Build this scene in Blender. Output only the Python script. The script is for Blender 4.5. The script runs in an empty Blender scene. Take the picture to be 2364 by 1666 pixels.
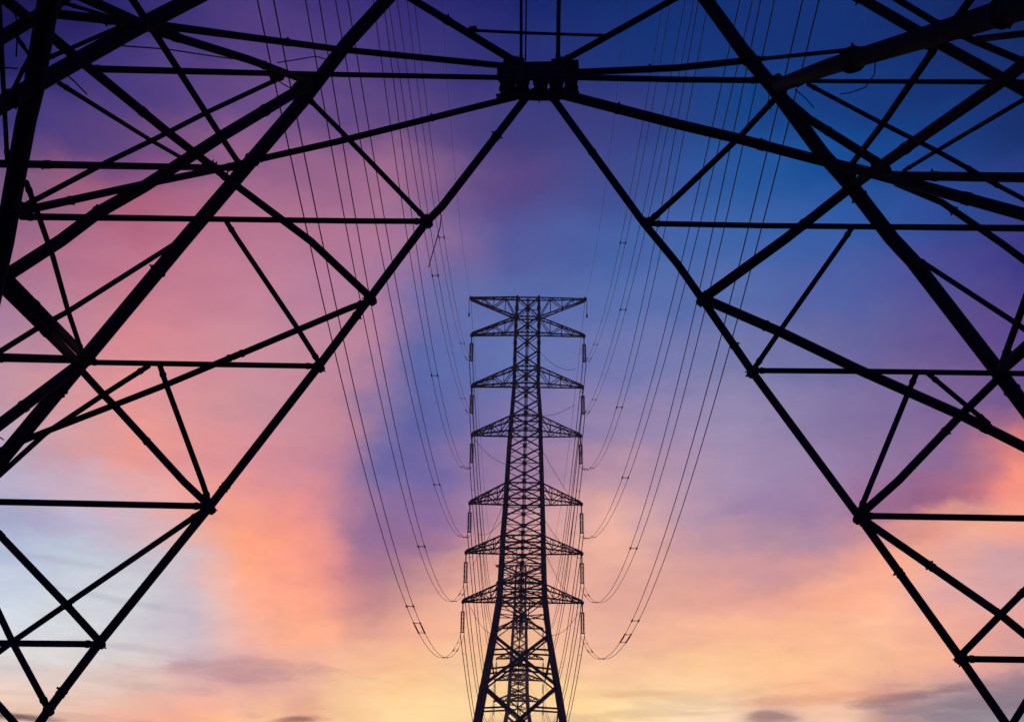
import bpy, bmesh, math, random
from mathutils import Vector, Matrix
R = math.radians
random.seed(7)
SC = bpy.context.scene
COL = SC.collection

# ------------------------------------------------------------------ camera
FPX, PITCH, ROLL, EYE = 2600.0, R(20), R(0.5), 1.6
PW, PH = 2364.0, 1666.0
fw = Vector((0, math.cos(PITCH), math.sin(PITCH)))
up0 = Vector((0, -math.sin(PITCH), math.cos(PITCH)))
rt0 = Vector((1, 0, 0))
rt = math.cos(ROLL) * rt0 + math.sin(ROLL) * up0
up = -math.sin(ROLL) * rt0 + math.cos(ROLL) * up0
cam_d = bpy.data.cameras.new('camera')
cam = bpy.data.objects.new('camera', cam_d)
COL.objects.link(cam)
cam.matrix_world = Matrix(((rt.x, up.x, -fw.x, 0), (rt.y, up.y, -fw.y, 0), (rt.z, up.z, -fw.z, EYE), (0, 0, 0, 1)))
cam_d.sensor_width = 36
cam_d.lens = 36 * FPX / PW
cam_d.clip_start = 0.05
cam_d.clip_end = 6000
SC.camera = cam
SC.view_settings.view_transform = 'Standard'
SC.view_settings.look = 'None'
SC.view_settings.exposure = 0.0
SC.view_settings.gamma = 1.0

def ray(u, v):
    return fw + rt * ((u - PW / 2) / FPX) - up * ((v - PH / 2) / FPX)
EYEV = Vector((0, 0, EYE))
def at(u, v, Y):
    d = ray(u, v)
    return EYEV + d * (Y / d.y)

# ------------------------------------------------------------------ dusk sky
SUN_AZ, SUN_EL = R(-4), R(1.5)
# dusk colours read off the photograph: at each row, (column, red, green, blue) of the sky seen there
SKY = {
0:[(0,30,25,70),(300,45,40,105),(600,70,55,120),(900,55,45,115),(1182,35,40,105),(1450,20,48,110),(1700,12,50,115),(1950,12,52,115),(2200,10,45,100),(2364,8,30,75)],
150:[(0,40,38,100),(300,75,60,125),(600,95,70,130),(900,75,60,125),(1182,48,50,115),(1450,35,55,118),(1700,18,57,122),(1950,12,54,117),(2364,14,50,105)],
300:[(0,70,60,125),(300,85,67,127),(600,120,85,135),(900,100,75,130),(1182,72,65,125),(1450,62,65,128),(1700,38,75,140),(1950,22,66,135),(2200,18,58,120),(2364,16,52,108)],
450:[(0,130,95,130),(300,170,95,120),(600,175,110,140),(900,178,118,145),(1040,130,95,140),(1182,95,75,135),(1450,65,85,150),(1700,50,95,165),(1950,40,90,160),(2200,45,75,145),(2364,50,65,130)],
600:[(0,165,110,140),(300,185,115,140),(600,190,125,150),(900,170,120,155),(1040,120,105,158),(1182,85,95,160),(1450,75,105,170),(1700,75,105,170),(1950,75,95,165),(2200,75,75,145),(2364,65,60,130)],
750:[(0,170,130,160),(300,215,135,145),(600,205,140,155),(850,168,125,160),(910,128,113,164),(960,100,108,168),(1000,96,110,170),(1182,95,115,172),(1450,100,115,175),(1700,103,115,170),(1950,96,98,156),(2200,98,82,142),(2364,95,75,140)],
900:[(0,195,150,165),(300,225,150,150),(600,195,145,160),(820,208,140,150),(870,168,128,158),(910,122,112,163),(960,92,100,162),(1010,92,104,168),(1182,108,114,172),(1450,130,125,175),(1700,138,131,172),(1950,128,116,162),(2200,120,98,148),(2364,110,85,140)],
1050:[(0,185,170,195),(300,235,155,145),(600,215,145,155),(780,185,130,155),(830,140,114,158),(885,104,103,162),(950,103,99,160),(1010,112,104,162),(1182,150,120,160),(1450,180,145,170),(1700,166,146,178),(1950,146,126,165),(2200,142,108,150),(2300,205,125,130),(2364,245,140,120)],
1150:[(0,180,172,200),(200,205,180,198),(400,235,170,165),(550,238,155,140),(700,222,142,150),(800,175,125,155),(900,125,108,162),(1000,130,108,160),(1182,175,135,158),(1450,205,160,166),(1600,180,150,175),(1750,155,130,170),(1950,155,122,160),(2000,150,105,150),(2150,150,100,135),(2250,190,115,130),(2330,250,150,135),(2364,255,155,135)],
1200:[(0,165,170,200),(200,190,180,205),(400,225,175,175),(530,252,165,132),(620,252,160,132),(720,240,150,142),(800,185,128,150),(850,150,112,152),(1000,150,110,155),(1182,195,145,155),(1400,240,180,160),(1480,210,165,165),(1600,185,150,170),(1750,160,130,165),(1900,165,130,160),(2020,182,130,150),(2150,225,150,140),(2250,245,175,145),(2364,250,165,140)],
1270:[(0,180,190,215),(200,190,200,215),(400,205,190,200),(490,240,175,160),(560,253,168,130),(660,252,160,138),(760,235,150,140),(830,163,117,145),(900,148,112,150),(1000,175,125,150),(1080,205,150,150),(1182,212,158,152),(1400,238,180,160),(1600,205,155,160),(1800,190,150,160),(1900,190,150,165),(2000,235,160,150),(2100,245,165,135),(2200,235,165,150),(2300,205,160,165),(2364,205,160,165)],
1340:[(0,195,205,222),(300,205,208,215),(420,205,190,200),(500,235,180,170),(560,252,170,138),(700,252,160,138),(800,230,145,140),(850,178,122,140),(950,190,140,140),(1060,225,165,145),(1182,226,166,150),(1400,235,175,155),(1600,220,165,155),(1750,215,155,155),(1850,225,155,145),(1950,250,170,140),(2040,252,178,145),(2100,240,180,160),(2200,215,165,165),(2364,210,160,165)],
1420:[(0,205,212,222),(300,208,208,214),(450,208,195,205),(520,235,190,180),(560,248,180,165),(650,253,172,140),(760,253,170,140),(800,205,145,140),(870,197,142,140),(950,235,170,148),(1060,242,180,155),(1182,235,176,150),(1400,236,175,158),(1550,236,172,153),(1700,238,170,148),(1800,240,172,143),(1900,250,182,146),(2040,250,187,158),(2100,235,170,155),(2200,230,165,155),(2300,220,160,155),(2364,225,160,150)],
1490:[(0,215,212,215),(300,212,208,212),(450,208,190,200),(540,245,190,175),(680,252,180,145),(760,250,178,145),(850,245,175,148),(1000,248,185,150),(1182,242,190,145),(1400,247,190,162),(1600,250,193,151),(1800,253,196,150),(2000,251,192,155),(2100,250,185,150),(2200,248,180,150),(2300,240,170,150),(2364,230,165,155)],
1550:[(0,222,205,200),(200,222,205,200),(350,225,200,190),(450,205,165,170),(560,198,150,157),(650,215,165,160),(740,235,180,165),(800,250,198,160),(950,250,198,148),(1060,248,205,160),(1182,248,198,146),(1400,250,200,160),(1600,252,204,156),(1800,252,196,150),(2000,250,190,150),(2100,250,185,150),(2250,235,165,155),(2364,180,140,150)],
1600:[(0,240,208,190),(150,228,200,190),(300,228,190,175),(450,232,175,160),(560,228,172,165),(700,238,180,155),(800,252,203,154),(950,253,206,150),(1060,252,211,158),(1182,251,208,150),(1400,252,210,158),(1550,253,214,166),(1700,250,205,160),(1850,248,184,145),(1960,240,180,150),(2050,190,140,140),(2120,215,165,150),(2200,185,145,150),(2300,160,135,145),(2364,140,125,140)],
1650:[(0,215,180,165),(60,235,200,180),(250,235,180,160),(400,245,170,145),(550,250,190,148),(640,245,190,148),(690,222,160,138),(760,250,203,154),(1000,253,217,163),(1182,253,209,158),(1400,253,216,160),(1550,252,222,182),(1700,245,210,182),(1770,195,158,150),(1870,238,200,176),(1950,246,203,178),(2030,200,160,150),(2100,180,155,155),(2200,165,155,160),(2364,145,140,150)]}
def sky_row(v, u):
    r = SKY[v]
    if u <= r[0][0]:
        return r[0][1:]
    for p, q in zip(r, r[1:]):
        if u <= q[0]:
            t = (u - p[0]) / (q[0] - p[0])
            return [x + (y - x) * t for x, y in zip(p[1:], q[1:])]
    return r[-1][1:]
def sky_col(u, v):
    vs = sorted(SKY)
    v = min(max(v, vs[0]), vs[-1])
    for p, q in zip(vs, vs[1:]):
        if v <= q:
            t = (v - p) / (q - p)
            return [x + (y - x) * t for x, y in zip(sky_row(p, u), sky_row(q, u))]
def lin(c):
    c = c / 255
    return c / 12.92 if c <= 0.04045 else ((c + 0.055) / 1.055) ** 2.4
AIR_DENS, AIR_TOP, AIR_FAR, AIR_GLOW = 0.0005, 83.0, 560.0, (0.16, 0.11, 0.13)
# the same colours laid out by azimuth and elevation, so that the sky belongs to the place
# (side = angle east or west of the line's own vertical plane, in degrees; elevation above the horizon)
HALF, SIDE0 = 32, 25.0
SKY_ROWS = []
def sky_at(side, e):
    x, z = math.sin(R(side)), math.sin(R(e))
    d = Vector((x, math.sqrt(max(0.01, 1 - x * x - z * z)), z))
    w = d.dot(fw)
    u = min(max(PW / 2 + FPX * d.dot(rt) / w, 0), PW)
    # the haze in front of the sky takes some of its light away, so the sky itself is that much brighter
    path = min(AIR_TOP / z, AIR_FAR / d.y)
    T = math.exp(-AIR_DENS * path)
    return [max(0.002, (lin(c) - (1 - T) * g)) / T for c, g in zip(sky_col(u, PH / 2 - FPX * d.dot(up) / w), AIR_GLOW)]
for e in (2, 2.9, 3.8, 5, 6.4, 7.9, 9.4, 10.9, 12.4, 14.5, 17, 20, 23, 26, 29, 32, 35, 38):
    SKY_ROWS.append((e, [sky_at(-SIDE0 + SIDE0 * i / (HALF - 1), e) for i in range(HALF)], [sky_at(SIDE0 * i / (HALF - 1), e) for i in range(HALF)]))
world = bpy.data.worlds.new("World")
SC.world = world
world.use_nodes = True
NT = world.node_tree
NT.nodes.clear()
def nd(t, **kw):
    n = NT.nodes.new(t)
    for k, v in kw.items():
        setattr(n, k, v)
    return n
def lk(a, b):
    NT.links.new(a, b)
def mth(op, a, b=None, c=None, clamp=False):
    n = nd('ShaderNodeMath', operation=op)
    n.use_clamp = clamp
    for i, s in enumerate((a, b, c)):
        if s is None:
            continue
        if isinstance(s, (int, float)):
            n.inputs[i].default_value = s
        else:
            lk(s, n.inputs[i])
    return n.outputs[0]
def rng(v, a, b, c, d, smooth=True):
    n = nd('ShaderNodeMapRange')
    n.interpolation_type = 'SMOOTHSTEP' if smooth else 'LINEAR'
    lk(v, n.inputs[0])
    for i, x in enumerate((a, b, c, d)):
        n.inputs[i + 1].default_value = x
    return n.outputs[0]
def mixc(f, a, b, blend='MIX'):
    n = nd('ShaderNodeMix', data_type='RGBA', blend_type=blend)
    if isinstance(f, (int, float)):
        n.inputs[0].default_value = f
    else:
        lk(f, n.inputs[0])
    for s, i in ((a, 6), (b, 7)):
        if isinstance(s, tuple):
            n.inputs[i].default_value = (*s, 1)
        else:
            lk(s, n.inputs[i])
    return n.outputs[2]
tc = nd('ShaderNodeTexCoord')
DIR = tc.outputs['Generated']
sep = nd('ShaderNodeSeparateXYZ')
lk(DIR, sep.inputs[0])
az = mth('MULTIPLY', mth('ARCTAN2', sep.outputs[0], sep.outputs[1]), 180 / math.pi)
el = mth('MULTIPLY', mth('ARCSINE', sep.outputs[2]), 180 / math.pi)
def noise(scale, detail, rough, vec=None, sx=1, sy=1, dist=0.0, seed=0.0, rot=0.0):
    c = nd('ShaderNodeCombineXYZ')
    lk(az, c.inputs[0]); lk(el, c.inputs[1])
    m = nd('ShaderNodeMapping')
    m.inputs['Scale'].default_value = (sx, sy, 1)
    m.inputs['Rotation'].default_value = (0, 0, rot)
    m.inputs['Location'].default_value = (seed, seed * 1.7, seed)
    lk(c.outputs[0], m.inputs[0])
    n = nd('ShaderNodeTexNoise')
    n.inputs['Scale'].default_value = scale
    n.inputs['Detail'].default_value = detail
    n.inputs['Roughness'].default_value = rough
    n.inputs['Distortion'].default_value = dist
    lk(m.outputs[0], n.inputs['Vector'])
    return n.outputs['Fac']
side = mth('MULTIPLY', mth('ARCSINE', sep.outputs[0]), 180 / math.pi)
n1 = noise(0.3, 8, 0.62, seed=3.1, sx=0.7, rot=R(-25), dist=0.3)
n2 = noise(0.3, 8, 0.62, seed=19.7, sx=0.7, rot=R(-25), dist=0.3)
n3 = noise(0.75, 7, 0.62, sx=0.45, sy=1.0, seed=31, rot=R(-28), dist=0.4)
soft = rng(el, 3, 12, 0.5, 1.0)
wside = mth('ADD', side, mth('MULTIPLY', mth('SUBTRACT', n1, 0.5), mth('MULTIPLY', soft, 4.2)))
wel = mth('ADD', el, mth('MULTIPLY', mth('SUBTRACT', n2, 0.5), mth('MULTIPLY', soft, 2.6)))
wel = mth('ADD', wel, mth('MULTIPLY', mth('SUBTRACT', n3, 0.5), mth('MULTIPLY', soft, 1.7)))
facL = mth('DIVIDE', mth('ADD', wside, SIDE0), SIDE0, clamp=True)
facR = mth('DIVIDE', wside, SIDE0, clamp=True)
east = mth('GREATER_THAN', wside, 0.0)
def ramp(cols, f):
    cr = nd('ShaderNodeValToRGB')
    els = cr.color_ramp.elements
    while len(els) < len(cols):
        els.new(0.5)
    for i in range(len(cols)):
        els[i].position = i / (len(cols) - 1)
    for i, c in enumerate(cols):
        els[i].color = (*c, 1)
    lk(f, cr.inputs[0])
    return cr.outputs[0]
prev = None
for k, (e, cl, cr_) in enumerate(SKY_ROWS):
    c = mixc(east, ramp(cl, facL), ramp(cr_, facR))
    prev = c if prev is None else mixc(rng(wel, SKY_ROWS[k - 1][0], e, 0, 1), prev, c)
sky_c = prev
# faint cloud texture: lighter and darker wisps drawn out along the wind
wisp = noise(0.35, 7, 0.62, sx=0.4, sy=1.0, seed=57, rot=R(-20), dist=0.5)
fine = noise(1.1, 6, 0.6, sx=0.35, sy=1.2, seed=5, rot=R(8), dist=0.3)
lo = rng(el, 4, 24, 1.0, 0.4)
amt = mth('ADD', mth('MULTIPLY', mth('SUBTRACT', wisp, 0.5), 0.42), mth('MULTIPLY', mth('SUBTRACT', fine, 0.5), 0.3))
gain = mth('ADD', rng(el, 2, 7, 1.035, 1.0), mth('MULTIPLY', amt, lo))
gn = nd('ShaderNodeCombineXYZ')
lk(gain, gn.inputs[0]); lk(gain, gn.inputs[1])
lk(mth('ADD', mth('MULTIPLY', gain, 0.7), 0.3), gn.inputs[2])
sky_c = mixc(1.0, sky_c, gn.outputs[0], 'MULTIPLY')
# dark thin cloud bars low over the horizon
bars = noise(0.55, 6, 0.62, sx=0.22, sy=1.5, seed=83, rot=R(-4), dist=0.6)
bmask = mth('MULTIPLY', rng(bars, 0.5, 0.64, 0, 1), rng(el, 2.4, 5.0, 1, 0))
sky_c = mixc(mth('MULTIPLY', bmask, mth('ADD', 0.25, rng(side, 10, 17, 0, 0.3))), sky_c, (0.33, 0.20, 0.20))
# single thin clouds low in the west: centre and half size (degrees), tilt, colour, density
def px_sky(u, v):
    d = ray(u, v).normalized()
    return math.degrees(math.asin(d.x)), math.degrees(math.asin(d.z))
ragged = noise(1.6, 7, 0.65, sx=0.25, sy=1.3, seed=11, dist=0.5)
for u, v, lu, lv, tilt, colr, dens in ((2100, 1604, 130, 9, 6, (150, 118, 128), 0.75), (2030, 1626, 80, 7, 5, (176, 140, 135), 0.5), (1790, 1652, 55, 13, 0, (160, 125, 128), 0.75),
                                       (1890, 1612, 150, 12, 3, (250, 178, 140), 0.6), (2270, 1628, 170, 40, 8, (140, 125, 142), 0.6), (40, 1653, 75, 7, -4, (92, 72, 70), 0.85),
                                       (692, 1659, 50, 8, 2, (140, 98, 95), 0.8), (560, 1546, 170, 24, -2, (190, 145, 152), 0.55), (330, 1500, 120, 8, -6, (190, 178, 190), 0.35),
                                       (250, 1380, 150, 7, -8, (185, 190, 205), 0.35), (120, 1290, 110, 8, -6, (176, 178, 196), 0.3), (1500, 1600, 90, 6, 2, (252, 196, 140), 0.4)):
    s0, e0 = px_sky(u, v)
    a, k = R(tilt), math.degrees(1 / FPX)
    ds, de = mth('SUBTRACT', side, s0), mth('SUBTRACT', el, e0)
    x = mth('ADD', mth('MULTIPLY', ds, math.cos(a) / (lu * k)), mth('MULTIPLY', de, math.sin(a) / (lu * k)))
    y = mth('SUBTRACT', mth('MULTIPLY', de, math.cos(a) / (lv * k)), mth('MULTIPLY', ds, math.sin(a) / (lv * k)))
    q = mth('SQRT', mth('ADD', mth('MULTIPLY', x, x), mth('MULTIPLY', y, y)))
    q = mth('ADD', q, mth('MULTIPLY', mth('SUBTRACT', ragged, 0.5), 2.6))
    sky_c = mixc(mth('MULTIPLY', rng(q, 0.25, 1.5, 1, 0), dens), sky_c, tuple(lin(c) for c in colr))
# the rest of the sky, away from the afterglow: physical sky with the sun on the horizon
st = nd('ShaderNodeTexSky', sky_type='NISHITA')
st.sun_disc = False
st.sun_elevation = SUN_EL
st.sun_rotation = SUN_AZ
st.air_density = 1.2
st.dust_density = 2.0
st.ozone_density = 3.0
dim = mixc(1.0, st.outputs[0], (0.03, 0.055, 0.3), 'MULTIPLY')
away = mth('MAXIMUM', rng(mth('ABSOLUTE', az), 36, 75, 0, 1), rng(el, 42, 65, 0, 1))
sky_c = mixc(away, sky_c, dim)
bg = nd('ShaderNodeBackground')
bg.inputs['Strength'].default_value = 1.0
lk(sky_c, bg.inputs['Color'])
wo = nd('ShaderNodeOutputWorld')
lk(bg.outputs[0], wo.inputs['Surface'])

sun_d = bpy.data.lights.new('sun', 'SUN')
sun_d.energy = 0.12
sun_d.angle = R(0.6)
sun_d.color = (1.0, 0.66, 0.42)
sun = bpy.data.objects.new('sun', sun_d)
COL.objects.link(sun)
sdir = Vector((math.cos(SUN_EL) * math.sin(SUN_AZ), math.cos(SUN_EL) * math.cos(SUN_AZ), math.sin(SUN_EL)))
sun.rotation_euler = (-sdir).to_track_quat('-Z', 'Y').to_euler()
sun.location = (0, 60, 120)

# ------------------------------------------------------------------ materials
def material(name, base, rough, metal=0.0, var=0.3, scale=3.0, bump=0.0, spots=None, spec=0.3):
    m = bpy.data.materials.new(name)
    m.use_nodes = True
    t = m.node_tree
    b = t.nodes['Principled BSDF']
    co = t.nodes.new('ShaderNodeTexCoord')
    n = t.nodes.new('ShaderNodeTexNoise')
    n.inputs['Scale'].default_value = scale
    n.inputs['Detail'].default_value = 6
    t.links.new(co.outputs['Object'], n.inputs['Vector'])
    r = t.nodes.new('ShaderNodeValToRGB')
    r.color_ramp.elements[0].position = 0.3
    r.color_ramp.elements[1].position = 0.7
    r.color_ramp.elements[0].color = (*[c * (1 - var) for c in base], 1)
    r.color_ramp.elements[1].color = (*[c * (1 + var) for c in base], 1)
    t.links.new(n.outputs['Fac'], r.inputs[0])
    last = r.outputs[0]
    if spots:
        n2 = t.nodes.new('ShaderNodeTexNoise')
        n2.inputs['Scale'].default_value = scale * 2.3
        n2.inputs['Detail'].default_value = 8
        n2.inputs['Roughness'].default_value = 0.7
        t.links.new(co.outputs['Object'], n2.inputs['Vector'])
        r2 = t.nodes.new('ShaderNodeValToRGB')
        r2.color_ramp.elements[0].position = 0.58
        r2.color_ramp.elements[1].position = 0.68
        t.links.new(n2.outputs['Fac'], r2.inputs[0])
        mx = t.nodes.new('ShaderNodeMix')
        mx.data_type = 'RGBA'
        t.links.new(r2.outputs[0], mx.inputs[0])
        t.links.new(last, mx.inputs[6])
        mx.inputs[7].default_value = (*spots, 1)
        last = mx.outputs[2]
    t.links.new(last, b.inputs['Base Color'])
    b.inputs['Roughness'].default_value = rough
    b.inputs['Metallic'].default_value = metal
    b.inputs['Specular IOR Level'].default_value = spec
    if bump:
        bp = t.nodes.new('ShaderNodeBump')
        bp.inputs['Strength'].default_value = bump
        bp.inputs['Distance'].default_value = 0.02
        t.links.new(n.outputs['Fac'], bp.inputs['Height'])
        t.links.new(bp.outputs[0], b.inputs['Normal'])
    return m
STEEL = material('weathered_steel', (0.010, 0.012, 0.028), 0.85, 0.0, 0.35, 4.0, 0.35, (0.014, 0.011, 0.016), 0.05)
GALV = material('galvanised_steel', (0.045, 0.042, 0.05), 0.7, 0.0, 0.3, 0.8)
ALU = material('aluminium_wire', (0.07, 0.06, 0.06), 0.5, 0.0, 0.2, 1.0)
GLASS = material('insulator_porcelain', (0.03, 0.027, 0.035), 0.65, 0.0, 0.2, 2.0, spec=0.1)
GROUND = material('dusk_field', (0.05, 0.06, 0.03), 0.95, 0.0, 0.5, 0.05, 0.3)

# ------------------------------------------------------------------ helpers
def tag(o, label=None, cat=None, group=None, kind=None):
    for k, v in (('label', label), ('category', cat), ('group', group), ('kind', kind)):
        if v:
            o[k] = v
    return o
def empty(name, loc=(0, 0, 0)):
    o = bpy.data.objects.new(name, None)
    o.empty_display_size = 0.5
    COL.objects.link(o)
    o.location = loc
    return o
def link(name, bm, mat, parent=None, smooth=True):
    bm.normal_update()
    me = bpy.data.meshes.new(name)
    bm.to_mesh(me)
    bm.free()
    me.materials.append(mat)
    if smooth:
        for p in me.polygons:
            p.use_smooth = len(p.vertices) == 4
    o = bpy.data.objects.new(name, me)
    COL.objects.link(o)
    if parent:
        o.parent = parent
    return o
def frame(d, ref=None):
    d = d.normalized()
    ref = ref or Vector((0, 0, 1))
    if abs(d.dot(ref)) > 0.95:
        ref = Vector((1, 0, 0))
    a = d.cross(ref).normalized()
    return a, a.cross(d).normalized()
def tube(bm, pts, radii, n=10, caps=True):
    """swept round tube through the points"""
    if not isinstance(radii, (list, tuple)):
        radii = [radii] * len(pts)
    rings = []
    a = None
    for i, p in enumerate(pts):
        d = (pts[min(i + 1, len(pts) - 1)] - pts[max(i - 1, 0)]).normalized()
        if a is None:
            a, b = frame(d)
        else:
            a = (a - d * a.dot(d)).normalized()
            b = a.cross(d).normalized()
        rings.append([bm.verts.new(p + (a * math.cos(2 * math.pi * k / n) + b * math.sin(2 * math.pi * k / n)) * radii[i]) for k in range(n)])
    for r0, r1 in zip(rings, rings[1:]):
        for k in range(n):
            bm.faces.new((r0[k], r0[(k + 1) % n], r1[(k + 1) % n], r1[k]))
    if caps:
        bm.faces.new(list(reversed(rings[0])))
        bm.faces.new(rings[-1])
def collar(bm, p, d, r, h, n=12):
    d = d.normalized()
    tube(bm, [p - d * h / 2, p + d * h / 2], r, n)
def box(bm, c, ax, ay, az_, sx, sy, sz):
    vs = []
    for i in (-1, 1):
        for j in (-1, 1):
            for k in (-1, 1):
                vs.append(bm.verts.new(c + ax * (i * sx / 2) + ay * (j * sy / 2) + az_ * (k * sz / 2)))
    for f in ((0, 1, 3, 2), (4, 6, 7, 5), (0, 4, 5, 1), (2, 3, 7, 6), (0, 2, 6, 4), (1, 5, 7, 3)):
        bm.faces.new([vs[q] for q in f])
def angle_bar(bm, p, q, w, t=None, ref=None):
    """rolled L-section bar from p to q"""
    t = t or w * 0.22
    d = (q - p)
    if d.length < 1e-4:
        return
    a, b = frame(d, ref)
    prof = [(-w / 2, -w / 2), (w / 2, -w / 2), (w / 2, -w / 2 + t), (-w / 2 + t, -w / 2 + t), (-w / 2 + t, w / 2), (-w / 2, w / 2)]
    r0 = [bm.verts.new(p + a * x + b * y) for x, y in prof]
    r1 = [bm.verts.new(q + a * x + b * y) for x, y in prof]
    for k in range(6):
        bm.faces.new((r0[k], r0[(k + 1) % 6], r1[(k + 1) % 6], r1[k]))
    bm.faces.new(list(reversed(r0)))
    bm.faces.new(r1)

# ------------------------------------------------------------------ ground and air
bm = bmesh.new()
bmesh.ops.create_grid(bm, x_segments=40, y_segments=40, size=1)
for v in bm.verts:
    v.co.x *= 205
    v.co.y = v.co.y * 294 + AIR_FAR / 2 - 20
    if (v.co.xy - Vector((0, 20))).length > 60:
        v.co.z += random.uniform(-0.25, 0.05)
tag(link('ground', bm, GROUND), kind='structure')

# ------------------------------------------------------------------ the near tower
# Far face F of its base (slightly battered) and the two side faces that run back from its legs.
YF, BAT, ZW = 16.0, 0.06, 12.4
NF = Vector((0, 1, BAT))
PF = Vector((0, YF, ZW))
def onF(u, v):
    d = ray(u, v)
    return EYEV + d * ((PF - EYEV).dot(NF) / d.dot(NF))
L1 = ((893, 0), (0, 1064))
R1 = ((1630, 0), (2364, 937))
def side_plane(line):
    p, q = onF(*line[0]), onF(*line[1])
    return p, (q - p).cross(Vector((0, 1, 0))).normalized()
SIDE = {'L': side_plane(L1), 'R': side_plane(R1)}
def off(line, u, v):            # signed side of a leg line in the photograph's frame
    (x0, y0), (x1, y1) = line
    return (x1 - x0) * (v - y0) - (y1 - y0) * (u - x0)
sL = 1 if off(L1, 0, 0) > 0 else -1
sR = 1 if off(R1, 2364, 0) > 0 else -1
def place(u, v):
    """point of the folded tower surface: far face between the legs, side faces beyond them"""
    for key, line, s in (('L', L1, sL), ('R', R1, sR)):
        if off(line, u, v) * s > 1e-3:
            p, n = SIDE[key]
            d = ray(u, v)
            return EYEV + d * ((p - EYEV).dot(n) / d.dot(n))
    return onF(u, v)
def split(pts):
    out = [pts[0]]
    for a, b in zip(pts, pts[1:]):
        cuts = []
        for line in (L1, R1):
            fa, fb = off(line, *a), off(line, *b)
            if fa * fb < 0:
                cuts.append(fa / (fa - fb))
        for t in sorted(cuts):
            if 0.03 < t < 0.97:
                out.append((a[0] + (b[0] - a[0]) * t, a[1] + (b[1] - a[1]) * t))
        out.append(b)
    return out
def border(p):
    return p[0] <= 2 or p[0] >= 2362 or p[1] <= 2 or p[1] >= 1664

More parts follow.
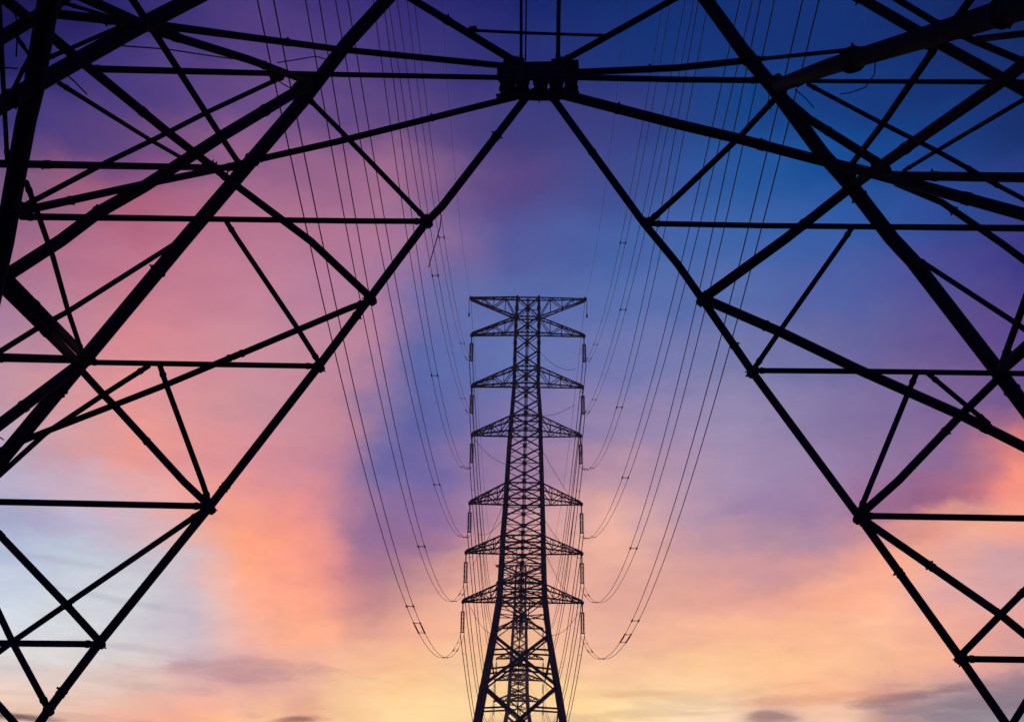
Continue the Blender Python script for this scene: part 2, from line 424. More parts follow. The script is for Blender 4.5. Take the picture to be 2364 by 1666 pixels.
MEMBERS = [
 # legs and the two main braces of the far face
 ('leg', 33, [(893, 0), (801, 100), (701, 230), (575, 377), (537, 422), (422, 557), (195, 829), (0, 1064)], 1),
 ('leg', 34, [(1630, 0), (1724, 130), (1790, 209), (1898, 355), (1965, 429), (2060, 552), (2107, 602), (2299, 850), (2364, 937)], 1),
 ('main_brace', 20, [(1225, 212), (1020, 477), (985, 512), (855, 686), (735, 846), (484, 1169), (230, 1482), (111, 1639), (92, 1666)], 1),
 ('main_brace', 19, [(1268, 215), (1487, 516), (1564, 609), (1620, 689), (1738, 860), (1982, 1190), (2216, 1516), (2320, 1666)], 1),
 # horizontals
 ('horizontal_strut', 13, [(203, 159), (640, 170), (760, 172), (1241, 181)], 0),
 ('horizontal_strut', 14, [(1241, 177), (1564, 184), (1760, 186)], 0),
 ('horizontal_strut', 10, [(1760, 186), (1930, 188), (2364, 190)], 0),
 ('horizontal_strut', 16, [(0, 378), (545, 388)], 0),
 ('horizontal_strut', 21, [(2040, 403), (2087, 406), (2364, 410)], 0),
 ('horizontal_strut', 14, [(49, 500), (800, 510), (985, 511)], 0),
 ('horizontal_strut', 14, [(1497, 516), (1760, 521), (2364, 527)], 0),
 ('horizontal_strut', 20, [(0, 825), (195, 830)], 0),
 ('horizontal_strut', 13, [(195, 836), (735, 845)], 0),
 ('horizontal_strut', 13, [(1735, 855), (2010, 857), (2364, 862)], 0),
 ('horizontal_strut', 15, [(0, 1158), (478, 1168)], 0),
 ('horizontal_strut', 15, [(1985, 1190), (2364, 1196)], 0),
 ('horizontal_strut', 15, [(0, 1484), (228, 1486)], 0),
 ('horizontal_strut', 15, [(2218, 1520), (2364, 1522)], 0),
 # struts meeting at the apex
 ('apex_strut', 18, [(954, 0), (1190, 143)], 0),
 ('apex_strut', 15, [(1553, 0), (1292, 146)], 0),
 ('apex_strut', 17, [(132, 33), (240, 45), (400, 63), (780, 114), (1160, 152)], 0),
 ('apex_strut', 16, [(1320, 168), (1564, 157), (1752, 137)], 0),
 ('apex_strut', 10, [(1752, 137), (2035, 108)], 0),
 ('apex_strut', 16, [(1200, 222), (1110, 244), (780, 327), (606, 366), (488, 394), (334, 425), (60, 485)], 0),
 ('apex_strut', 25, [(1290, 216), (1564, 287), (1703, 320), (1888, 369), (2000, 396), (2135, 432), (2364, 495)], 0),
 ('hanger_rod', 7, [(1203, 0), (1203, 150)], 0),
 ('hanger_rod', 3.5, [(1215, 0), (1213, 150)], 0),
 ('hanger_rod', 10, [(1290, 0), (1288, 150)], 0),
 ('horizontal_strut', 7, [(1080, 70), (1202, 76), (1405, 83)], 0),
 # left side
 ('heavy_leg', 44, [(112, 0), (77, 209), (60, 279), (41, 383), (28, 453), (10, 560), (-8, 640), (-28, 730)], 0),
 ('heavy_leg', 38, [(442, 0), (313, 66), (157, 153), (0, 243)], 0),
 ('heavy_leg', 30, [(-4, 92), (100, 30), (140, 0)], 0),
 ('diagonal_strut', 20, [(697, 183), (575, 138), (370, 75), (205, 0)], 0),
 ('diagonal_strut', 9, [(280, 47), (150, 8)], 0),
 ('diagonal_strut', 15, [(306, 0), (362, 84), (516, 324), (556, 384)], 0),
 ('diagonal_strut', 20, [(12, 0), (122, 88), (209, 160), (387, 305), (488, 383), (537, 422), (718, 557), (855, 686)], 0),
 ('diagonal_strut', 10, [(136, 192), (348, 324), (432, 372)], 0),
 ('diagonal_strut', 9, [(35, 80), (66, 125)], 0),
 ('diagonal_strut', 12, [(648, 180), (481, 258), (352, 324), (244, 376), (52, 477)], 0),
 ('diagonal_strut', 28, [(690, 208), (516, 312), (334, 430), (226, 491), (141, 555), (10, 639)], 0),
 ('diagonal_strut', 11, [(2, 90), (17, 375)], 0),
 ('diagonal_strut', 12, [(60, 420), (84, 484), (122, 592), (157, 717), (189, 812)], 0),
 ('diagonal_strut', 13, [(422, 551), (160, 717), (84, 759), (0, 811)], 0),
 ('diagonal_strut', 23, [(16, 640), (192, 818)], 0),
 ('diagonal_strut', 23, [(4, 662), (180, 838)], 0),
 ('diagonal_strut', 17, [(190, 857), (240, 912), (265, 937), (425, 1112), (482, 1166)], 0),
 ('diagonal_strut', 13, [(345, 843), (237, 912), (105, 1000), (0, 1095)], 0),
 ('diagonal_strut', 15, [(855, 693), (800, 714), (536, 825)], 0),
 ('diagonal_strut', 15, [(552, 817), (383, 888), (258, 937), (87, 1003), (0, 1040)], 0),
 ('diagonal_strut', 13, [(369, 843), (383, 885), (467, 1112), (484, 1164)], 0),
 ('diagonal_strut', 27, [(180, 843), (0, 979)], 0),
 ('diagonal_strut', 14, [(470, 1178), (157, 1392), (31, 1479), (0, 1502)], 0),
 ('diagonal_strut', 17, [(0, 1235), (153, 1395), (232, 1482)], 0),
 ('diagonal_strut', 15, [(0, 1420), (31, 1486), (113, 1638)], 0),
 ('diagonal_strut', 16, [(0, 1630), (32, 1666)], 0),
 ('diagonal_strut', 12, [(706, 222), (780, 296), (985, 508)], 0),
 ('diagonal_strut', 12, [(523, 512), (547, 550), (683, 752), (740, 842)], 0),
 ('diagonal_strut', 10, [(96, 141), (296, 54)], 0),
 ('diagonal_strut', 10, [(68, 132), (14, 240)], 0),
 # right side
 ('heavy_leg', (58, 40), [(2364, 14), (2260, 47), (2139, 86), (2020, 122), (1912, 155), (1795, 199)], 0),
 ('diagonal_strut', 25, [(1993, 0), (2100, 62), (2181, 108), (2364, 209)], 0),
 ('diagonal_strut', 16, [(2073, 0), (2156, 50), (2247, 94), (2364, 143)], 0),
 ('diagonal_strut', 16, [(2240, 0), (2156, 115), (2038, 286), (1961, 386)], 0),
 ('diagonal_strut', 16, [(2254, 91), (2364, 78)], 0),
 ('diagonal_strut', 25, [(2364, 148), (2317, 185), (2121, 321), (2017, 394), (1965, 432), (1815, 550), (1623, 689)], 0),
 ('diagonal_strut', 11, [(1865, 195), (2038, 286), (2156, 345), (2257, 401)], 0),
 ('diagonal_strut', 11, [(2280, 416), (2364, 460)], 0),
 ('diagonal_strut', 10, [(2364, 230), (2163, 348), (2087, 394)], 0),
 ('diagonal_strut', 20, [(1810, 226), (1867, 275), (2034, 380)], 0),
 ('diagonal_strut', 16, [(2070, 424), (2174, 467), (2313, 562), (2364, 600)], 0),
 ('diagonal_strut', 14, [(1793, 224), (1710, 314), (1564, 453), (1496, 514)], 0),
 ('diagonal_strut', 12, [(1968, 524), (1951, 550), (1801, 763), (1740, 852)], 0),
 ('diagonal_strut', 24, [(1623, 689), (1801, 766), (1982, 853), (2219, 958), (2364, 1031)], 0),
 ('diagonal_strut', 13, [(2112, 594), (2341, 743), (2364, 759)], 0),
 ('diagonal_strut', 16, [(2364, 700), (2311, 846)], 0),
 ('diagonal_strut', 28, [(2364, 806), (2305, 858)], 0),
 ('diagonal_strut', 19, [(2302, 876), (2222, 954), (2073, 1110), (1985, 1188)], 0),
 ('diagonal_strut', 13, [(2116, 860), (2097, 905), (2013, 1110), (1983, 1184)], 0),
 ('diagonal_strut', 12, [(2140, 860), (2236, 940), (2284, 978)], 0),
 ('diagonal_strut', 19, [(1992, 1198), (2310, 1418), (2364, 1462)], 0),
 ('diagonal_strut', 16, [(2364, 1364), (2310, 1418), (2216, 1514)], 0),
 ('diagonal_strut', 16, [(2364, 1627), (2340, 1666)], 0),
]
near = empty('lattice_tower', (0, 16, 0))
tag(near, 'huge dark steel pylon base of round tubes framing the view, seen from below', 'pylon')
near_inv = Matrix.Translation((0, -16, 0))
def near_part(name, bm, mat=None, smooth=True):
    bm.transform(near_inv)
    return link(name, bm, mat or STEEL, near, smooth)
def densify(pts, step):
    out = [pts[0]]
    for a, b in zip(pts, pts[1:]):
        n = max(1, int((b - a).length / step))
        for k in range(1, n + 1):
            out.append(a.lerp(b, k / n))
    return out
def column(p):
    q = p - EYEV
    return PW / 2 + FPX * q.dot(rt) / max(0.1, q.dot(fw))
EDGE = 120
def run_on(p, d):
    """carry a member on past the view until it reaches the outer leg on that side"""
    for k in range(1, 70):
        q = p + d * (0.1 * k)
        if (q - EYEV).dot(fw) < 3 or not -EDGE < column(q) < PW + EDGE:
            break
    return q
# the outer legs, just beyond the view on either side, that the side bracing runs on to
for u in (-EDGE, PW + EDGE):
    p, q = place(u, -260), place(u, 1150)
    d = (q - p).normalized()
    b = bmesh.new()
    tube(b, [p, q, q + d * ((q.z + 0.3) / -d.z)], 0.17, 14)
    near_part('leg', b)
for kind, wpx, pts, main in MEMBERS:
    uv = split(pts)
    P = [place(*p) for p in uv]
    mid = P[len(P) // 2]
    depth = sum((p - EYEV).dot(fw) for p in P) / len(P)
    w0, w1 = wpx if isinstance(wpx, tuple) else (wpx, wpx)
    wpx = w0
    r = w0 / 2 / FPX * depth
    if border(pts[0]):
        P.insert(0, run_on(P[0], (P[0] - P[1]).normalized()))
    if border(pts[-1]):
        d = (P[-1] - P[-2]).normalized()
        if main and d.z < -0.3:
            P.append(P[-1] + d * ((P[-1].z + 0.3) / -d.z))
        else:
            P.append(run_on(P[-1], d))
    b = bmesh.new()
    tube(b, P, [r * (1 + (w1 / w0 - 1) * k / (len(P) - 1)) for k in range(len(P))], 14)
    collars = []
    # flange collars and bolt rings along the heavier tubes
    if wpx >= 16:
        L = 0
        nxt = random.uniform(0.8, 1.6)
        for a, c in zip(P, P[1:]):
            seg = (c - a).length
            while nxt < L + seg:
                t = (nxt - L) / seg
                q = a.lerp(c, t)
                cb = bmesh.new() if wpx >= 24 else b
                collar(cb, q, c - a, r * 1.13, 0.035 + r * 0.12, 14)
                fa, fb = frame(c - a)
                for _ in range(2):
                    th = random.uniform(0, 6.28)
                    rd = fa * math.cos(th) + fb * math.sin(th)
                    collar(cb, q + rd * r * 1.12, rd, 0.014, random.uniform(0.03, 0.08), 6)
                if random.random() < 0.4:
                    collar(cb, q + (c - a).normalized() * (0.05 + r * 0.16), c - a, r * 1.13, 0.03 + r * 0.1, 14)
                if cb is not b:
                    collars.append(cb)
                nxt += random.uniform(2.2, 4.2)
            L += seg
    else:
        # flattened, bolted ends
        for e, o in ((0, 1), (-1, -2)):
            d = (P[o] - P[e]).normalized()
            collar(b, P[e] + d * 0.16, d, r * 1.2, 0.05, 12)
    o = near_part(kind, b)
    for cb in collars:
        cb.transform(near_inv)
        link('flange_collar', cb, STEEL, o)

# gusset plates with bolts where members meet on the far face and side faces
def node_axes(u, v):
    p = place(u, v)
    q = place(u + 6, v)
    s = place(u, v - 6)
    ax = (q - p).normalized()
    n = ax.cross(s - p).normalized()
    return p, ax, n.cross(ax).normalized(), n
NODES = [(697, 200, 95, 62, 35), (562, 386, 46, 40, 38), (537, 422, 44, 40, 38), (192, 832, 74, 60, 40), (985, 511, 44, 34, -50),
         (855, 689, 46, 34, -50), (737, 846, 36, 32, -52), (482, 1170, 50, 34, -52), (230, 1484, 38, 30, -52), (112, 1640, 34, 28, -52),
         (1797, 202, 92, 74, 45), (1955, 408, 96, 62, 40), (2308, 862, 70, 56, 45), (1497, 516, 38, 34, 52), (1622, 690, 46, 34, 52),
         (1738, 858, 40, 32, 52), (1986, 1192, 52, 36, 52), (2218, 1518, 40, 32, 52), (484, 384, 66, 34, 0), (388, 73, 90, 44, -18),
         (2160, 92, 110, 60, 15), (1090, 70, 30, 18, 20), (2034, 388, 74, 40, -18), (52, 484, 40, 46, 0), (157, 1394, 20, 20, 0),
         (2310, 1418, 24, 24, 0), (232, 490, 34, 26, 30), (640, 176, 60, 30, 0), (1850, 186, 70, 34, 15)]
for u, v, w, h, ang in NODES:
    w, h = w * 0.72, h * 0.62
    p, ax, ay, n = node_axes(u, v)
    depth = (p - EYEV).dot(fw)
    k = depth / FPX
    a = R(ang)
    ex = ax * math.cos(a) + ay * math.sin(a)
    ey = ay * math.cos(a) - ax * math.sin(a)
    b = bmesh.new()
    if n.dot(p - EYEV) > 0:
        n = -n
    for s in (-1, 1):
        c = p + n * (s * 0.04)
        w2, h2 = w * k / 2, h * k / 2
        # clipped-corner plate
        prof = [(-w2, -h2 * .55), (-w2 * .6, -h2), (w2 * .6, -h2), (w2, -h2 * .55), (w2, h2 * .55), (w2 * .6, h2), (-w2 * .6, h2), (-w2, h2 * .55)]
        f0 = [b.verts.new(c + ex * x + ey * y - n * 0.008) for x, y in prof]
        f1 = [b.verts.new(c + ex * x + ey * y + n * 0.008) for x, y in prof]
        for q in range(8):
            b.faces.new((f0[q], f0[(q + 1) % 8], f1[(q + 1) % 8], f1[q]))
        b.faces.new(list(reversed(f0)))
        b.faces.new(f1)
    for q in range(8):
        x = random.uniform(-.8, .8) * w * k / 2
        y = random.uniform(-.8, .8) * h * k / 2
        if abs(x) > .6 * w * k / 2 and abs(y) > .5 * h * k / 2:
            x *= .6
        c = p + ex * x + ey * y
        collar(b, c, n, 0.015, 0.13, 6)
    # bolts standing proud of the plate's rim
    for q in range(3):
        t = random.uniform(0, 6.28)
        c = p + ex * (math.cos(t) * w * k * .47) + ey * (math.sin(t) * h * k * .47)
        d = (ex * math.cos(t) + ey * math.sin(t))
        collar(b, c, d, 0.011, 0.1, 6)
    near_part('gusset_plate', b, smooth=False)

# the apex: stacked flanges, stub tubes and plates where ten members meet
pA, ax, ay, n = node_axes(1241, 187)
if n.dot(pA - EYEV) > 0:
    n = -n
kA = (pA - EYEV).dot(fw) / FPX
def A(u, v, dn=0.0):
    return place(u, v) + n * dn
b = bmesh.new()
tube(b, [A(1148, 160), A(1334, 166)], 15 * kA, 16)
tube(b, [A(1165, 214), A(1200, 219), A(1241, 222), (A(1285, 221)), A(1318, 216)], [9 * kA, 12 * kA, 11 * kA, 12 * kA, 9 * kA], 14)
near_part('apex_chord', b)
for uc, r, v0, v1 in ((1172, 18, 166, 212), (1206, 15, 170, 216), (1248, 16, 172, 217), (1284, 16, 168, 216), (1318, 15, 160, 211)):
    b = bmesh.new()
    tube(b, [A(uc, v0, .04), A(uc, v1, .04)], r * kA, 14)
    for t in (0.08, 0.5, 0.92):
        v = v0 + (v1 - v0) * t
        collar(b, A(uc, v, .04), A(uc, v1) - A(uc, v0), r * 1.14 * kA, 5 * kA, 14)
    near_part('flange_stub', b)
for (u, v, w, h, an, dn) in ((1238, 158, 120, 16, 1, .1), (1186, 148, 46, 22, -14, .1), (1296, 152, 44, 24, 12, .1), (1240, 176, 168, 28, 1, .12), (1168, 226, 44, 14, 12, .08),
                             (1322, 165, 26, 34, 0, .14), (1158, 178, 20, 40, 2, .14), (1222, 226, 34, 16, 40, .1), (1268, 228, 30, 14, -45, .1), (1310, 222, 50, 16, -14, .12)):
    b = bmesh.new()
    a = R(an)
    ex = ax * math.cos(a) + ay * math.sin(a)
    ey = ay * math.cos(a) - ax * math.sin(a)
    box(b, A(u, v, dn), ex, ey, n, w * kA, h * kA, 0.03)
    for q in range(6):
        collar(b, A(u, v, dn) + ex * random.uniform(-.44, .44) * w * kA + ey * random.uniform(-.4, .4) * h * kA, n, 0.018, 0.1, 6)
    near_part('apex_plate', b, smooth=False)
# loose stubs of wire tied to the steel
for pts in ([(283, 118), (400, 126), (480, 138), (548, 147)], [(165, 178), (190, 200), (218, 229)], [(640, 190), (662, 204), (684, 216), (720, 222)],
            [(648, 155), (690, 148), (735, 140), (770, 150)], [(2008, 150), (2006, 182), (1985, 212), (1950, 224), (1930, 226)], [(1826, 215), (1850, 235), (1870, 258)],
            [(1017, 492), (1021, 504), (1018, 530), (1005, 575), (992, 620)], [(1244, 228), (1244, 246)], [(1985, 500), (1996, 516), (2012, 524)],
            [(1768, 225), (1766, 245), (1772, 262)], [(15, 176), (40, 170), (62, 172)], [(0, 1000), (14, 1004), (26, 1012)], [(60, 145), (64, 72), (50, 20)]):
    P = [place(*p) - fw * 0.25 for p in pts]
    b = bmesh.new()
    tube(b, P, 0.009, 6)
    near_part('loose_wire', b)

# ------------------------------------------------------------------ the far tower
YT = 180.0
# (image row, left leg column, right leg column) of the body levels, read off and turned into metres at YT
LEV_PX = [(689, 1194.5, 1244), (733, 1192, 1244), (770, 1190, 1244), (812, 1189, 1243.5), (849, 1188, 1243), (888, 1187, 1242), (927, 1184, 1244.5),
          (965, 1181, 1247), (1000, 1178, 1247), (1040, 1175, 1248), (1080, 1172.5, 1249), (1121, 1170, 1250), (1157, 1168, 1251), (1199, 1164.5, 1252),
          (1242, 1161, 1253), (1271, 1160, 1253), (1311, 1157.5, 1254), (1352, 1155, 1255), (1384, 1153, 1256), (1470, 1139, 1265), (1586, 1117, 1284), (1760, 1086, 1312)]
LEVELS = []
for v, l, r in LEV_PX:
    a, c = at(l, v, YT), at(r, v, YT)
    LEVELS.append((a.z, (a.x + c.x) / 2, (c.x - a.x) / 2))
BASE_X = LEVELS[-1][1]
LEVELS = [(z, x - BASE_X, w) for z, x, w in LEVELS]
slope = (LEVELS[-1][2] - LEVELS[-2][2]) / (LEVELS[-1][0] - LEVELS[-2][0])
LEVELS.append((-0.4, LEVELS[-1][1], LEVELS[-1][2] + slope * (-0.4 - LEVELS[-1][0])))
def depth_ratio(z):      # depth of the body relative to its width
    return 0.35 + 0.5 * max(0.0, min(1.0, (74 - z) / 25))
ARM_PX = [(690, 1087, 1351), (771, 1089, 1348), (888, 1090, 1345), (999, 1090, 1340), (1157, 1085, 1342), (1271, 1076, 1343), (1384, 1069, 1344)]
ARM_LEV = [(0, 1), (2, 1), (5, 4), (8, 7), (12, 11), (15, 14), (18, 17)]      # (tip-level chord row, other chord row)
def leg_r(z):
    return 0.15 + 0.19 * max(0.0, min(1.0, (78 - z) / 70))
def body_pt(i, sx, sy):
    z, x, w = LEVELS[i]
    return Vector((x + sx * w, sy * w * depth_ratio(z), z))
def make_tower(k_=1.0):
    root = empty('lattice_tower', (BASE_X, YT, 0))
    for sx in (-1, 1):
        for sy in (-1, 1):
            b = bmesh.new()
            for i in range(len(LEVELS) - 1):
                p, q = body_pt(i, sx, sy), body_pt(i + 1, sx, sy)
                angle_bar(b, p, q, k_ * 2.2 * leg_r((p.z + q.z) / 2), None, Vector((-sx, -sy, 0)).normalized())
                c = p
                box(b, c, Vector((1, 0, 0)), Vector((0, 1, 0)), Vector((0, 0, 1)), 2.6 * leg_r(c.z), 2.6 * leg_r(c.z), 0.5)
            link('leg', b, GALV, root, False)
    for i in range(len(LEVELS) - 1):
        b = bmesh.new()
        z = LEVELS[i][0]
        w = k_ * (0.25 if z > 28 else 0.28 + (0.22 if z < 23 else 0))
        for f0, f1 in (((-1, -1), (1, -1)), ((-1, 1), (1, 1)), ((-1, -1), (-1, 1)), ((1, -1), (1, 1))):
            p0, p1 = body_pt(i, *f0), body_pt(i, *f1)
            q0, q1 = body_pt(i + 1, *f0), body_pt(i + 1, *f1)
            jit = Vector((0, 0.05, 0))
            angle_bar(b, p0, q1, w if f0[1] == -1 and f1[1] == -1 else w * 0.5)
            front = f0[1] == -1 and f1[1] == -1
            wf = w if front else w * 0.5
            angle_bar(b, p1 + jit, q0 + jit, wf)
            m = (p0 + p1 + q0 + q1) / 4
            box(b, m, Vector((1, 0, 0)), Vector((0, 1, 0)), Vector((0, 0, 1)), min(w * 2.6, 0.65), w * 1.2, min(w * 2.6, 0.65))
            if i in (0, 1, 2, 4, 5, 7, 8, 11, 12, 14, 15, 17, 18):
                angle_bar(b, p0, p1, w * 1.1)
            if z < 24:
                for t in (0.3, 0.68):
                    e0, e1 = p0.lerp(q0, t), p1.lerp(q1, t)
                    angle_bar(b, e0, p0.lerp(q1, t * 0.8 + 0.04), w * 0.55)
                    angle_bar(b, e1, p1.lerp(q0, t * 0.8 + 0.04), w * 0.55)
                    angle_bar(b, e0, p1.lerp(q0, 1 - t * 0.55), w * 0.45)
                    angle_bar(b, e1, p0.lerp(q1, 1 - t * 0.55), w * 0.45)
            elif random.random() < (1.0 if z < 46 else 0.25):
                if z < 38:
                    t = random.uniform(.2, .8)
                    angle_bar(b, p0.lerp(p1, t), q0.lerp(q1, random.uniform(.3, .7)), w * .55)
                    angle_bar(b, p0.lerp(q0, random.uniform(.2, .8)), p1.lerp(q1, random.uniform(.2, .8)), w * .5)
                t = random.uniform(.3, .7)
                angle_bar(b, p0.lerp(q0, t), p0.lerp(q1, .5), w * .5)
                angle_bar(b, p1.lerp(q1, t), p0.lerp(q1, .5), w * .5)
        link('bracing_panel', b, GALV, root, False)
    # climbing ladder up the middle of the front face
    b = bmesh.new()
    for s in (-0.2, 0.2):
        for i in range(0, 19):
            z, x, w = LEVELS[i]
            z2, x2, w2 = LEVELS[i + 1]
            angle_bar(b, Vector((x + s, -w * depth_ratio(z) - .05, z)), Vector((x2 + s, -w2 * depth_ratio(z2) - .05, z2)), 0.11)
    zt, zb = LEVELS[0][0], LEVELS[19][0]
    k = zb
    i = 19
    while k < zt:
        i = max(j for j in range(20) if LEVELS[j][0] >= k - 1e-6)
        i = min(i, 18)
        z0, x0, w0 = LEVELS[i + 1]
        z1, x1, w1 = LEVELS[i]
        t = (k - z0) / (z1 - z0)
        x, w = x0 + (x1 - x0) * t, w0 + (w1 - w0) * t
        angle_bar(b, Vector((x - .2, -w * depth_ratio(k) - .05, k)), Vector((x + .2, -w * depth_ratio(k) - .05, k)), 0.06)
        k += 0.6
    tube(b, [Vector((LEVELS[i][1], 0, LEVELS[i][0])) for i in range(0, 20)], 0.1 * k_, 6)
    link('ladder', b, GALV, root, False)
    tips = []
    for n_, ((v, l, r), (i0, i1)) in enumerate(zip(ARM_PX, ARM_LEV)):
        for sx, u in ((-1, l), (1, r)):
            t3 = at(u, v, YT)
            tip = Vector((t3.x - BASE_X, 0, LEVELS[i0][0] + (-0.35 if n_ else 0.0)))
            b = bmesh.new()
            tw = Vector((0, 0.28, 0))
            ch = {}
            for sy in (-1, 1):
                lo_, hi_ = body_pt(i0, sx, sy), body_pt(i1, sx, sy)
                e = tip + tw * sy
                ch[sy] = (lo_, hi_, e)
                angle_bar(b, lo_, e, 0.24 * k_)
                angle_bar(b, hi_, e + Vector((0, 0, 0.3 if n_ else -0.3)), 0.24 * k_)
                N = 4
                for k in range(N):
                    t0, t1 = k / N, (k + 1) / N
                    pl, ph = lo_.lerp(e, t0), hi_.lerp(e, t0)
                    ql, qh = lo_.lerp(e, t1), hi_.lerp(e, t1)
                    if k % 2:
                        angle_bar(b, pl, qh, 0.14 * k_)
                    else:
                        angle_bar(b, ph, ql, 0.14 * k_)
                    if k:
                        angle_bar(b, pl, ph, 0.1 * k_)
            for k in range(5):
                t0, t1 = k / 5, (k + 1) / 5
                for j in (0, 1):
                    a0, a1 = ch[-1][j].lerp(ch[-1][2], t0), ch[1][j].lerp(ch[1][2], t0)
                    b1 = ch[1][j].lerp(ch[1][2], t1)
                    if k:
                        angle_bar(b, a0, a1, 0.1)
                    angle_bar(b, a0, b1, 0.09)
            box(b, tip, Vector((1, 0, 0)), Vector((0, 1, 0)), Vector((0, 0, 1)), 0.5, 0.75, 0.45)
            link('cross_arm', b, GALV, root, False)
            tips.append((n_, sx, tip + Vector((BASE_X, YT, 0))))
    # slack service cables slung between the arms and the body
    for n_, sx, dz, lev in ((3, -1, -0.5, 10), (4, -1, -5, 13), (4, 1, -0.5, 9), (5, 1, -0.6, 13), (5, -1, -2, 12), (6, 1, -0.4, 15), (6, -1, -0.8, 19), (6, 1, -1.5, 19), (2, 1, -3, 7), (1, 1, -6, 3)):
        tip = [t for k, s, t in tips if k == n_ and s == sx][0] - Vector((BASE_X, YT, 0)) + Vector((-sx * random.uniform(0, 1.5), 0, dz))
        e = body_pt(lev, sx, -1)
        sg = random.uniform(0.4, 1.6)
        b = bmesh.new()
        tube(b, [tip.lerp(e, t / 10) - Vector((0, 0, sg * 4 * (t / 10) * (1 - t / 10))) for t in range(11)], 0.035, 5)
        link('service_cable', b, ALU, root)
    return root, tips
far, TIPS = make_tower()
tag(far, 'tall pylon with seven cross arms standing in the middle of the view', 'pylon', 'pylons along the line')
def copy_tree(o, parent=None):
    c = o.copy()
    COL.objects.link(c)
    if parent:
        c.parent = parent
    for ch in list(o.children):
        copy_tree(ch, c)
    return c
Y3 = 450.0
p3 = at(1196, 1385, Y3)
third = make_tower(1.6)[0]
third.location = (p3.x, Y3, 0)
tag(third, 'distant pylon seen small through the legs of the middle pylon', 'pylon', 'pylons along the line')
SHIFT = Vector((p3.x - BASE_X, Y3 - YT, 0))

# ------------------------------------------------------------------ insulators
ORD = {0: 'top', 1: 'second from top', 2: 'third from top', 3: 'middle', 4: 'third from bottom', 5: 'second from bottom', 6: 'lowest'}
SIDEW = {-1: 'left', 1: 'right'}
DROP = 5.0
def make_insulator():
    root = empty('insulator_string')
    b = bmesh.new()
    tube(b, [Vector((0, 0, 0)), Vector((0, 0, -1.3))], 0.1, 8)
    box(b, Vector((0, 0, -1.35)), Vector((1, 0, 0)), Vector((0, 1, 0)), Vector((0, 0, 1)), 0.6, 0.12, 0.16)
    link('hanger_link', b, GALV, root, False)
    for s in (-0.18, 0.18):
        b = bmesh.new()
        pts, rad = [], []
        for k in range(15):
            z = -1.45 - k * 0.2
            pts += [Vector((s, 0, z)), Vector((s, 0, z - 0.05)), Vector((s, 0, z - 0.09)), Vector((s, 0, z - 0.1))]
            rad += [0.07, 0.19, 0.215, 0.11]
        tube(b, pts, rad, 10)
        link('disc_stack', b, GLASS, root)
    b = bmesh.new()
    box(b, Vector((0, 0, -4.5)), Vector((1, 0, 0)), Vector((0, 1, 0)), Vector((0, 0, 1)), 0.7, 0.14, 0.16)
    for s in (-0.28, 0.28):
        tube(b, [Vector((s, 0, -4.5)), Vector((s, 0, -4.95))], 0.05, 8)
        tube(b, [Vector((s, -.35, -5.03)), Vector((s, -.15, -4.98)), Vector((s, 0.15, -4.98)), Vector((s, .35, -5.03))], 0.07, 8)
    link('yoke_clamp', b, GALV, root, False)
    return root
proto = None
for which, sh, where in (('far', Vector((0, 0, 0)), 'the large middle pylon'), ('third', SHIFT, 'the small distant pylon')):
    for n_, sx, tip in TIPS:
        if n_ == 0:
            continue
        if proto is None:
            proto = make_insulator()
            o = proto
        else:
            o = copy_tree(proto)
        o.location = tip + sh + Vector((0, 0, -0.2))
        tag(o, 'insulator string hanging from the %s %s arm tip of %s' % (ORD[n_], SIDEW[sx], where), 'insulator', 'insulator strings on ' + where)
# short earth-wire hangers under the top arm
hp = None
for sx in (-1, 1):
    tip = [t for n_, s, t in TIPS if n_ == 0 and s == sx][0]
    if hp is None:
        hp = empty('counterweight_rod')
        b = bmesh.new()
        tube(b, [Vector((0, 0, 0)), Vector((0, 0, -3.0))], 0.045, 8)
        link('rod', b, GALV, hp)
        b = bmesh.new()
        tube(b, [Vector((0, 0, -2.6)), Vector((0, 0, -2.8)), Vector((0, 0, -3.3)), Vector((0, 0, -3.4))], [0.05, 0.15, 0.15, 0.06], 10)
        link('weight', b, GALV, hp)
        o = hp
    else:
        o = copy_tree(hp)
    o.location = tip + Vector((sx * 0.25, 0, -0.1))
    tag(o, 'thin weighted rod hanging from the %s end of the top arm' % SIDEW[sx], 'rod', 'weighted rods under the top arm')

# ------------------------------------------------------------------ conductors
def wire_mesh(fn, y0, y1, n, r, seg=6):
    b = bmesh.new()
    tube(b, [fn(y0 + (y1 - y0) * (k / n)) for k in range(n + 1)], r, seg)
    return b
# traced columns and rows of the left-hand conductors of the near span (photograph pixels)
TRACE = {6: [(610, 0), (655, 245), (722, 500), (750, 620), (846, 1060), (896, 1250), (941, 1395), (970, 1450), (1000, 1500)],
         5: [(718, 0), (765, 300), (808, 500), (867, 720), (913, 1060), (964, 1250), (1000, 1340), (1030, 1375)],
         4: [(793, 0), (820, 200), (877, 500), (982, 1060), (1000, 1090), (1019, 1132), (1050, 1210)],
         3: [(872, 0), (942, 500), (1023, 940), (1042, 1017), (1066, 1100)],
         2: [(915, 0), (962, 500), (1009, 597), (1044, 813), (1070, 950)],
         1: [(945, 0), (1000, 400), (1026, 535), (1040, 720), (1072, 812)],
         0: [(1024, 73), (1031, 157), (1061, 500), (1078, 650)]}
def solve3(M, y):
    n = 3
    a = [row[:] + [y[i]] for i, row in enumerate(M)]
    for i in range(n):
        p = max(range(i, n), key=lambda r_: abs(a[r_][i]))
        a[i], a[p] = a[p], a[i]
        for j in range(n):
            if j != i:
                f = a[j][i] / a[i][i]
                a[j] = [x - f * z for x, z in zip(a[j], a[i])]
    return [a[i][n] / a[i][i] for i in range(n)]
COEF = {}
DRIFT = -1.5      # the line swings a little to the left on its way back overhead
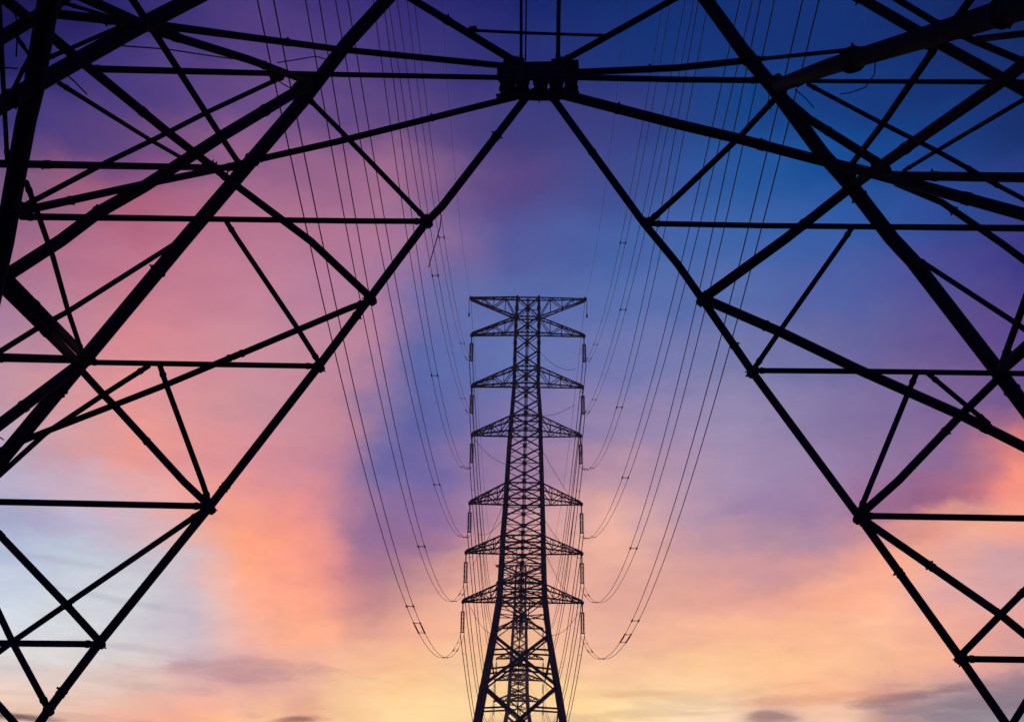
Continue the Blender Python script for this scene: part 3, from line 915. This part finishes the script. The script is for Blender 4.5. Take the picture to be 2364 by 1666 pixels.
for n_ in range(7):
    tipL = [t for k, s, t in TIPS if k == n_ and s == -1][0]
    zend = tipL.z - (DROP + 0.2 if n_ else 0.0)
    pts = []
    for u, v in TRACE[n_]:
        d = ray(u, v)
        t = (tipL.x + DRIFT) / (d.x + DRIFT * d.y / YT)
        if 5 < d.y * t < 176:
            pts.append((d.y * t, EYE + d.z * t, 1.0))
    pts.append((YT, zend, 60.0))
    M = [[0.0] * 3 for _ in range(3)]
    yv = [0.0] * 3
    for y, z, w in pts:
        s = (y - YT) / 100
        bas = (1, s, s * s)
        for i in range(3):
            yv[i] += w * bas[i] * z
            for j in range(3):
                M[i][j] += w * bas[i] * bas[j]
    COEF[n_] = solve3(M, yv)
for n_, sx, tip in TIPS:
    c0, c1, c2 = COEF[n_]
    zend = tip.z - (DROP + 0.2 if n_ else 0.0)
    def near_fn(dx, dz=0.0):
        return lambda y: Vector((tip.x + dx + DRIFT * (1 - y / YT), y, zend + dz + c1 * ((y - YT) / 100) + c2 * ((y - YT) / 100) ** 2))
    sag = 15.0 + (0 if n_ else -4)
    def far_fn(dx, dz=0.0):
        def g(y):
            t = (y - YT) / (Y3 - YT)
            return Vector((tip.x + dx + SHIFT.x * t, y, zend + dz - 4 * sag * t * (1 - t)))
        return g
    if n_ == 0:
        o = link('earth_wire', wire_mesh(near_fn(0), 6, YT, 60, 0.017), ALU)
        tag(o, 'thin earth wire running from overhead to the %s end of the top arm' % SIDEW[sx], 'wire', 'earth wires of the near span')
        o = link('earth_wire', wire_mesh(far_fn(0), YT, Y3, 40, 0.03), ALU)
        tag(o, 'thin earth wire from the %s end of the top arm to the distant pylon' % SIDEW[sx], 'wire', 'earth wires of the far span')
        continue
    for span, fn, y0, y1, seg, r, words in (('near', near_fn, 4.0, YT, 80, 0.027, 'sweeping overhead to the %s %s arm of the middle pylon'),
                                            ('far', far_fn, YT, Y3, 50, 0.065, 'running from the %s %s arm to the distant pylon')):
        root = empty('conductor_bundle', (tip.x, y0, 0))
        inv = Matrix.Translation((-tip.x, -y0, 0))
        for s in (-1, 1):
            b = wire_mesh(fn(s * 0.28), y0, y1, seg, r)
            b.transform(inv)
            link('wire', b, ALU, root)
        ys = [random.uniform(95, 120), 152, 171] if span == 'near' else [YT + 9]
        if span == 'near' and n_ == 6:
            ys = ([93, 100, 105] if sx < 0 else [98, 105, 110]) + [140, 160, 172]
        elif span == 'near' and n_ == 5:
            ys = [98, 150, 168]
        for y in ys:
            b = bmesh.new()
            p, q = fn(-0.28)(y), fn(0.28)(y)
            tube(b, [p, q], 0.03, 6)
            for e in (p, q):
                d = (fn(0)(y + .5) - fn(0)(y)).normalized()
                tube(b, [e - d * 0.3, e + d * 0.3], 0.07, 8)
            b.transform(inv)
            link('spacer', b, GALV, root)
        if span == 'near':
            # compression sleeves where the wires are jointed near the pylon
            for y in ([101 if sx < 0 else 106, 160] if n_ == 6 else [166]):
                for s in (-0.28, 0.28):
                    b = bmesh.new()
                    tube(b, [fn(s)(y), fn(s)(y + 2), fn(s)(y + 4)], 0.07, 8)
                    b.transform(inv)
                    link('sleeve', b, GALV, root)
        tag(root, 'twin wires ' + words % (ORD[n_], SIDEW[sx]), 'power line', 'twin conductors of the %s span' % span)

# ------------------------------------------------------------------ evening haze
hz = bpy.data.materials.new('haze')
hz.use_nodes = True
ht = hz.node_tree
ht.nodes.clear()
ho = ht.nodes.new('ShaderNodeOutputMaterial')
hv = ht.nodes.new('ShaderNodeVolumePrincipled')
hv.inputs['Color'].default_value = (0.95, 0.9, 0.92, 1)
hv.inputs['Density'].default_value = AIR_DENS
hv.inputs['Anisotropy'].default_value = 0.3
ht.links.new(hv.outputs[0], ho.inputs['Volume'])
bm = bmesh.new()
box(bm, Vector((0, AIR_FAR / 2 - 20, AIR_TOP / 2 - 0.75)), Vector((1, 0, 0)), Vector((0, 1, 0)), Vector((0, 0, 1)), 420, AIR_FAR + 40, AIR_TOP + 1.5)
tag(link('haze', bm, hz, None, False), kind='stuff')
